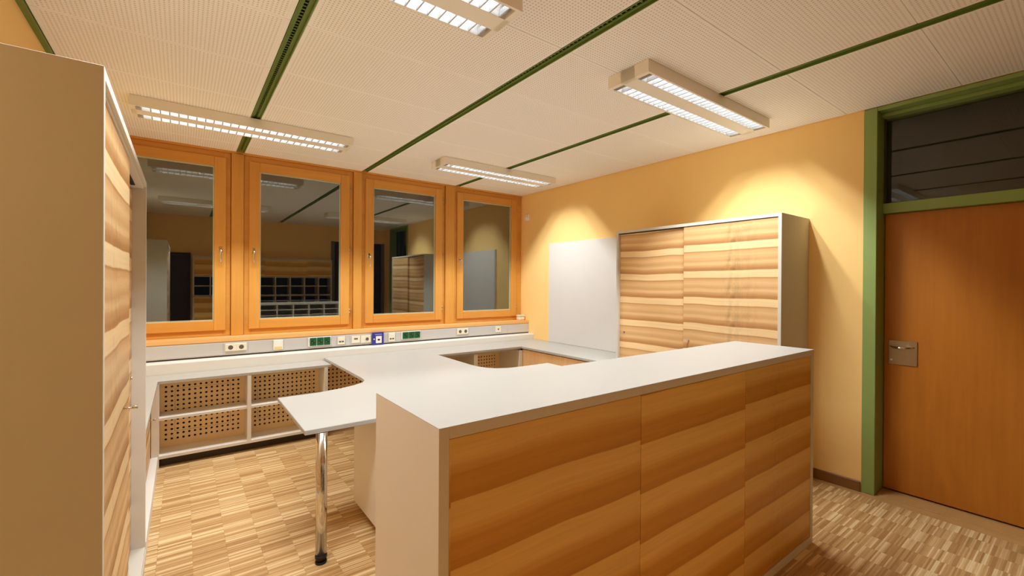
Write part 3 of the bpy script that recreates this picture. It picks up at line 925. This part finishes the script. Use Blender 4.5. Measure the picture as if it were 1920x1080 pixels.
TY = 5.035
def build_trunking():
    r = thing('cable_trunking', 'long grey cable trunking under the window sill', 'trunking', (XL + 0.002, TY, 0.829))
    box('channel', (XL + 0.002, XR - 0.002, TY + 0.004, YW - 0.002, 0.829, 0.9555), M['trunking'], r, 0.002)
    cuts = [XL + 0.002, 0.315, 0.522, 0.735, 0.835, 1.06, 1.305, 1.36, 1.452, 1.50, 1.738, 1.742, 1.88, 1.935, 2.028, 2.1, 2.355, 2.85, 3.04, 3.43, 3.67, XR - 0.002]
    for a, b in zip(cuts, cuts[1:]):
        if b - a > 0.03:
            box('cover', (a + 0.0006, b - 0.0006, TY, TY + 0.0039, 0.838, 0.948), M['trunking'], r, 0.0008)
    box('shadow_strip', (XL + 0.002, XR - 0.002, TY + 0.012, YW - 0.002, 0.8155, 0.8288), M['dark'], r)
build_trunking()

def schuko(bm_rim, bm_hole, x, z, y, r=0.020):
    bm_cyl(bm_rim, (x, y - 0.002, z), (x, y, z), r + 0.004, r + 0.004, 20)
    bm_cyl(bm_hole, (x, y - 0.0024, z), (x, y - 0.0003, z), r, r, 20)

def socket_pair(x0, x1, z0, z1, label):
    r = thing('double_socket', label, 'socket', ((x0 + x1) / 2, TY, (z0 + z1) / 2), 'sockets in the cable trunking')
    y = TY - 0.0105
    box('frame_plate', (x0, x1, y, TY - 0.0005, z0, z1), M['plastic'], r, 0.002)
    w = (x1 - x0) / 2
    for i in range(2):
        cx_ = x0 + w * (i + 0.5); cz = (z0 + z1) / 2
        h = w * 0.42
        ins = box('insert', (cx_ - h, cx_ + h, y - 0.003, y - 0.0002, cz - 0.032, cz + 0.032), M['plastic'], r, 0.001)
        cyl('recess', (cx_, y - 0.0036, cz), (cx_, y - 0.0031, cz), 0.021, M['hole'], ins, seg=20)
    return r
socket_pair(0.33, 0.508, 0.866, 0.938, 'cream double socket at the left end of the trunking')
socket_pair(2.862, 3.026, 0.866, 0.942, 'cream double socket right of the second green socket trio')

def green_trio(x0, x1, z0, z1, label):
    r = thing('triple_socket', label, 'socket', ((x0 + x1) / 2, TY, (z0 + z1) / 2), 'green triple sockets in the cable trunking')
    y = TY - 0.0105
    box('frame_plate', (x0 - 0.012, x1 + 0.006, y + 0.002, TY - 0.0005, z0 - 0.006, z1 + 0.006), M['plastic_white'], r, 0.0015)
    w = (x1 - x0) / 3
    for i in range(3):
        a, b = x0 + w * i + 0.003, x0 + w * (i + 1) - 0.003
        ins = box('insert', (a, b, y - 0.006, y + 0.0018, z0, z1), M['green_plastic'], r, 0.0015)
        cx_, cz = (a + b) / 2, (z0 + z1) / 2
        bm = bmesh.new()
        bm_cyl(bm, (cx_, y - 0.0085, cz), (cx_, y - 0.0062, cz), 0.021, 0.021, 20)
        finish('recess', bm, M['green_deep'], ins)
        c = boxes('contact', [(cx_ - 0.014, cx_ - 0.006, y - 0.0095, y - 0.0087, cz - 0.012, cz - 0.004), (cx_ + 0.006, cx_ + 0.014, y - 0.0095, y - 0.0087, cz + 0.004, cz + 0.012)], M['steel'], ins)
    return r
green_trio(1.08, 1.292, 0.860, 0.943, 'trio of dark green sockets nearest the perforated shelves')
green_trio(2.113, 2.342, 0.862, 0.942, 'trio of dark green sockets right of the blue framed outlet')

def data_outlet(x0, x1, z0, z1, label, ports=2):
    r = thing('data_outlet', label, 'socket', ((x0 + x1) / 2, TY, (z0 + z1) / 2), 'data outlets in the cable trunking')
    y = TY - 0.012
    box('frame_plate', (x0, x1, y, TY - 0.0005, z0, z1), M['plastic'], r, 0.002)
    cx_, w = (x0 + x1) / 2, (x1 - x0)
    box('label_field', (cx_ - w * 0.2, cx_ + w * 0.2, y - 0.0012, y - 0.0002, z1 - 0.034, z1 - 0.014), M['plastic_white'], r)
    for i in range(ports):
        px = cx_ + (i - (ports - 1) / 2) * w * 0.38
        box('port', (px - 0.011, px + 0.011, y - 0.0016, y - 0.0002, z0 + 0.022, z0 + 0.038), M['hole'], r)
    return r
data_outlet(1.368, 1.444, 0.853, 0.936, 'cream two-port data outlet right of the first green trio')
data_outlet(1.942, 2.021, 0.845, 0.945, 'cream two-port data outlet right of the blue framed outlet')

def build_small_outlets():
    y = TY - 0.012
    r = thing('wall_switch', 'white blank-faced outlet with a yellowed flap in the trunking', 'switch', (0.786, TY, 0.895))
    box('frame_plate', (0.742, 0.829, y, TY - 0.0005, 0.846, 0.944), M['plastic_white'], r, 0.003)
    f = box('flap', (0.752, 0.819, y - 0.008, y - 0.0004, 0.85, 0.88), flat('yellowed_plastic', (226, 205, 140), 0.4), r, 0.002)
    f['label'] = 'yellowed flap'
    # blank plate and round outlet left of the blue frame
    r = thing('blank_plate', 'cream blank plate left of the round outlet beside the blue frame', 'cover plate', (1.565, TY, 0.895))
    box('frame_plate', (1.52, 1.612, y + 0.004, TY - 0.0005, 0.857, 0.934), M['plastic'], r, 0.002)
    box('inset', (1.545, 1.585, y + 0.002, y + 0.0038, 0.895, 0.91), M['hole'], r)
    r = thing('antenna_outlet', 'cream outlet with round cap touching the blue framed outlet', 'socket', (1.675, TY, 0.895))
    box('frame_plate', (1.620, 1.735, y + 0.002, TY - 0.0005, 0.852, 0.934), M['plastic'], r, 0.002)
    cyl('cap', (1.69, y - 0.004, 0.893), (1.69, y + 0.0018, 0.893), 0.017, M['hole'], r, seg=20)
    r = thing('data_outlet', 'blue framed outlet with white insert', 'socket', (1.812, TY, 0.888))
    box('frame_plate', (1.746, 1.879, y - 0.012, TY - 0.0005, 0.8165, 0.963), M['blue_plastic'], r, 0.003)
    ins = box('insert', (1.785, 1.853, y - 0.016, y - 0.0122, 0.838, 0.918), M['plastic_white'], r, 0.001)
    box('port', (1.806, 1.832, y - 0.0176, y - 0.0162, 0.868, 0.886), M['rubber'], ins)
    box('label_strip', (1.775, 1.855, y - 0.0134, y - 0.0122, 0.932, 0.942), flat('pale_blue_label', (150, 150, 205), 0.5), r)
    cyl('button', (1.765, y - 0.0145, 0.885), (1.765, y - 0.0122, 0.885), 0.008, M['plastic_white'], r, seg=14)
    r = thing('telephone_outlet', 'cream single outlet at the right end of the trunking', 'socket', (3.51, TY, 0.9))
    box('frame_plate', (3.465, 3.555, y + 0.003, TY - 0.0005, 0.86, 0.94), M['plastic'], r, 0.002)
    box('port', (3.50, 3.522, y + 0.0012, y + 0.0028, 0.892, 0.91), M['hole'], r)
build_small_outlets()

# ------------------------------------------------------------------ small things by the fourth window
def build_small():
    r = thing('sill_box', 'small cream box on the right end of the window sill', 'box', (3.985, 5.14, 0.998))
    bm = bmesh.new()
    bm_box(bm, 3.93, 4.035, 5.10, 5.17, 0.9985, 1.058)
    finish('body', bm, M['plastic'], r, 0.01, seg=3)
    bm = bmesh.new()
    bm_box(bm, 3.925, 4.04, 5.095, 5.175, 1.0585, 1.074)
    finish('lid', bm, M['plastic_white'], r, 0.005, seg=2)
    r = thing('wall_sensor', 'small pale grey sensor high on the ochre wall beside the fourth window', 'sensor', (XR, 5.07, 2.5))
    box('base', (XR - 0.02, XR - 0.0005, 5.03, 5.11, 2.455, 2.545), M['plastic_white'], r, 0.004)
    bm = bmesh.new()
    bm_box(bm, XR - 0.05, XR - 0.0205, 5.04, 5.10, 2.45, 2.505)
    finish('cap', bm, M['plastic_white'], r, 0.008, seg=2)
build_small()

# ------------------------------------------------------------------ shelf wall opposite the windows (seen mirrored in the panes)
def build_pigeonholes():
    x0, x1, y0, y1 = 0.16, 2.72, YN + 0.002, -0.03
    r = thing('pigeonhole_unit', 'wide wooden pigeonhole unit mirrored in the second window', 'shelf unit', ((x0 + x1) / 2, y1, 0))
    box('back_panel', (x0, x1, y0, y0 + 0.012, 0.0005, 2.03), M['dark'], r)
    box('top_panel', (x0, x1, y0 + 0.012, y1, 2.0, 2.03), M['melamine'], r)
    for x in (x0, x1 - 0.025):
        box('side_panel', (x, x + 0.025, y0 + 0.012, y1, 0.0005, 2.0), M['melamine'], r)
    for i in range(3):
        w = (x1 - x0 - 0.05) / 3
        box('door', (x0 + 0.025 + w * i + 0.001, x0 + 0.025 + w * (i + 1) - 0.001, y1 - 0.02, y1 - 0.001, 1.655, 1.998), M['veneer_x'], r)
    for z in (1.63, 1.44):
        box('shelf', (x0 + 0.025, x1 - 0.025, y0 + 0.012, y1 - 0.002, z, z + 0.02), M['melamine'], r)
    box('counter_board', (x0, x1, y0 + 0.012, y1 + 0.008, 1.235, 1.268), M['laminate'], r)
    for i in range(1, 9):
        x = x0 + (x1 - x0) * i / 9
        box('divider', (x - 0.009, x + 0.009, y0 + 0.012, y1 - 0.003, 1.2685, 1.6295), M['melamine'], r)
        if i >= 2:
            box('divider', (x - 0.012, x + 0.012, y0 + 0.012, y1 - 0.003, 0.5, 1.2345), M['melamine'], r)
    xd = x0 + (x1 - x0) * 2 / 9
    for z in (1.13, 1.05, 0.95, 0.85, 0.5):
        box('shelf', (xd + 0.012, x1 - 0.025, y0 + 0.012, y1 - 0.004, z, z + 0.014), M['melamine'], r)
    box('door', (x0 + 0.026, xd - 0.014, y1 - 0.02, y1 - 0.001, 0.08, 1.233), M['veneer_x'], r)
    box('door', (xd + 0.014, x1 - 0.026, y1 - 0.02, y1 - 0.005, 0.08, 0.498), M['veneer_x'], r)
build_pigeonholes()
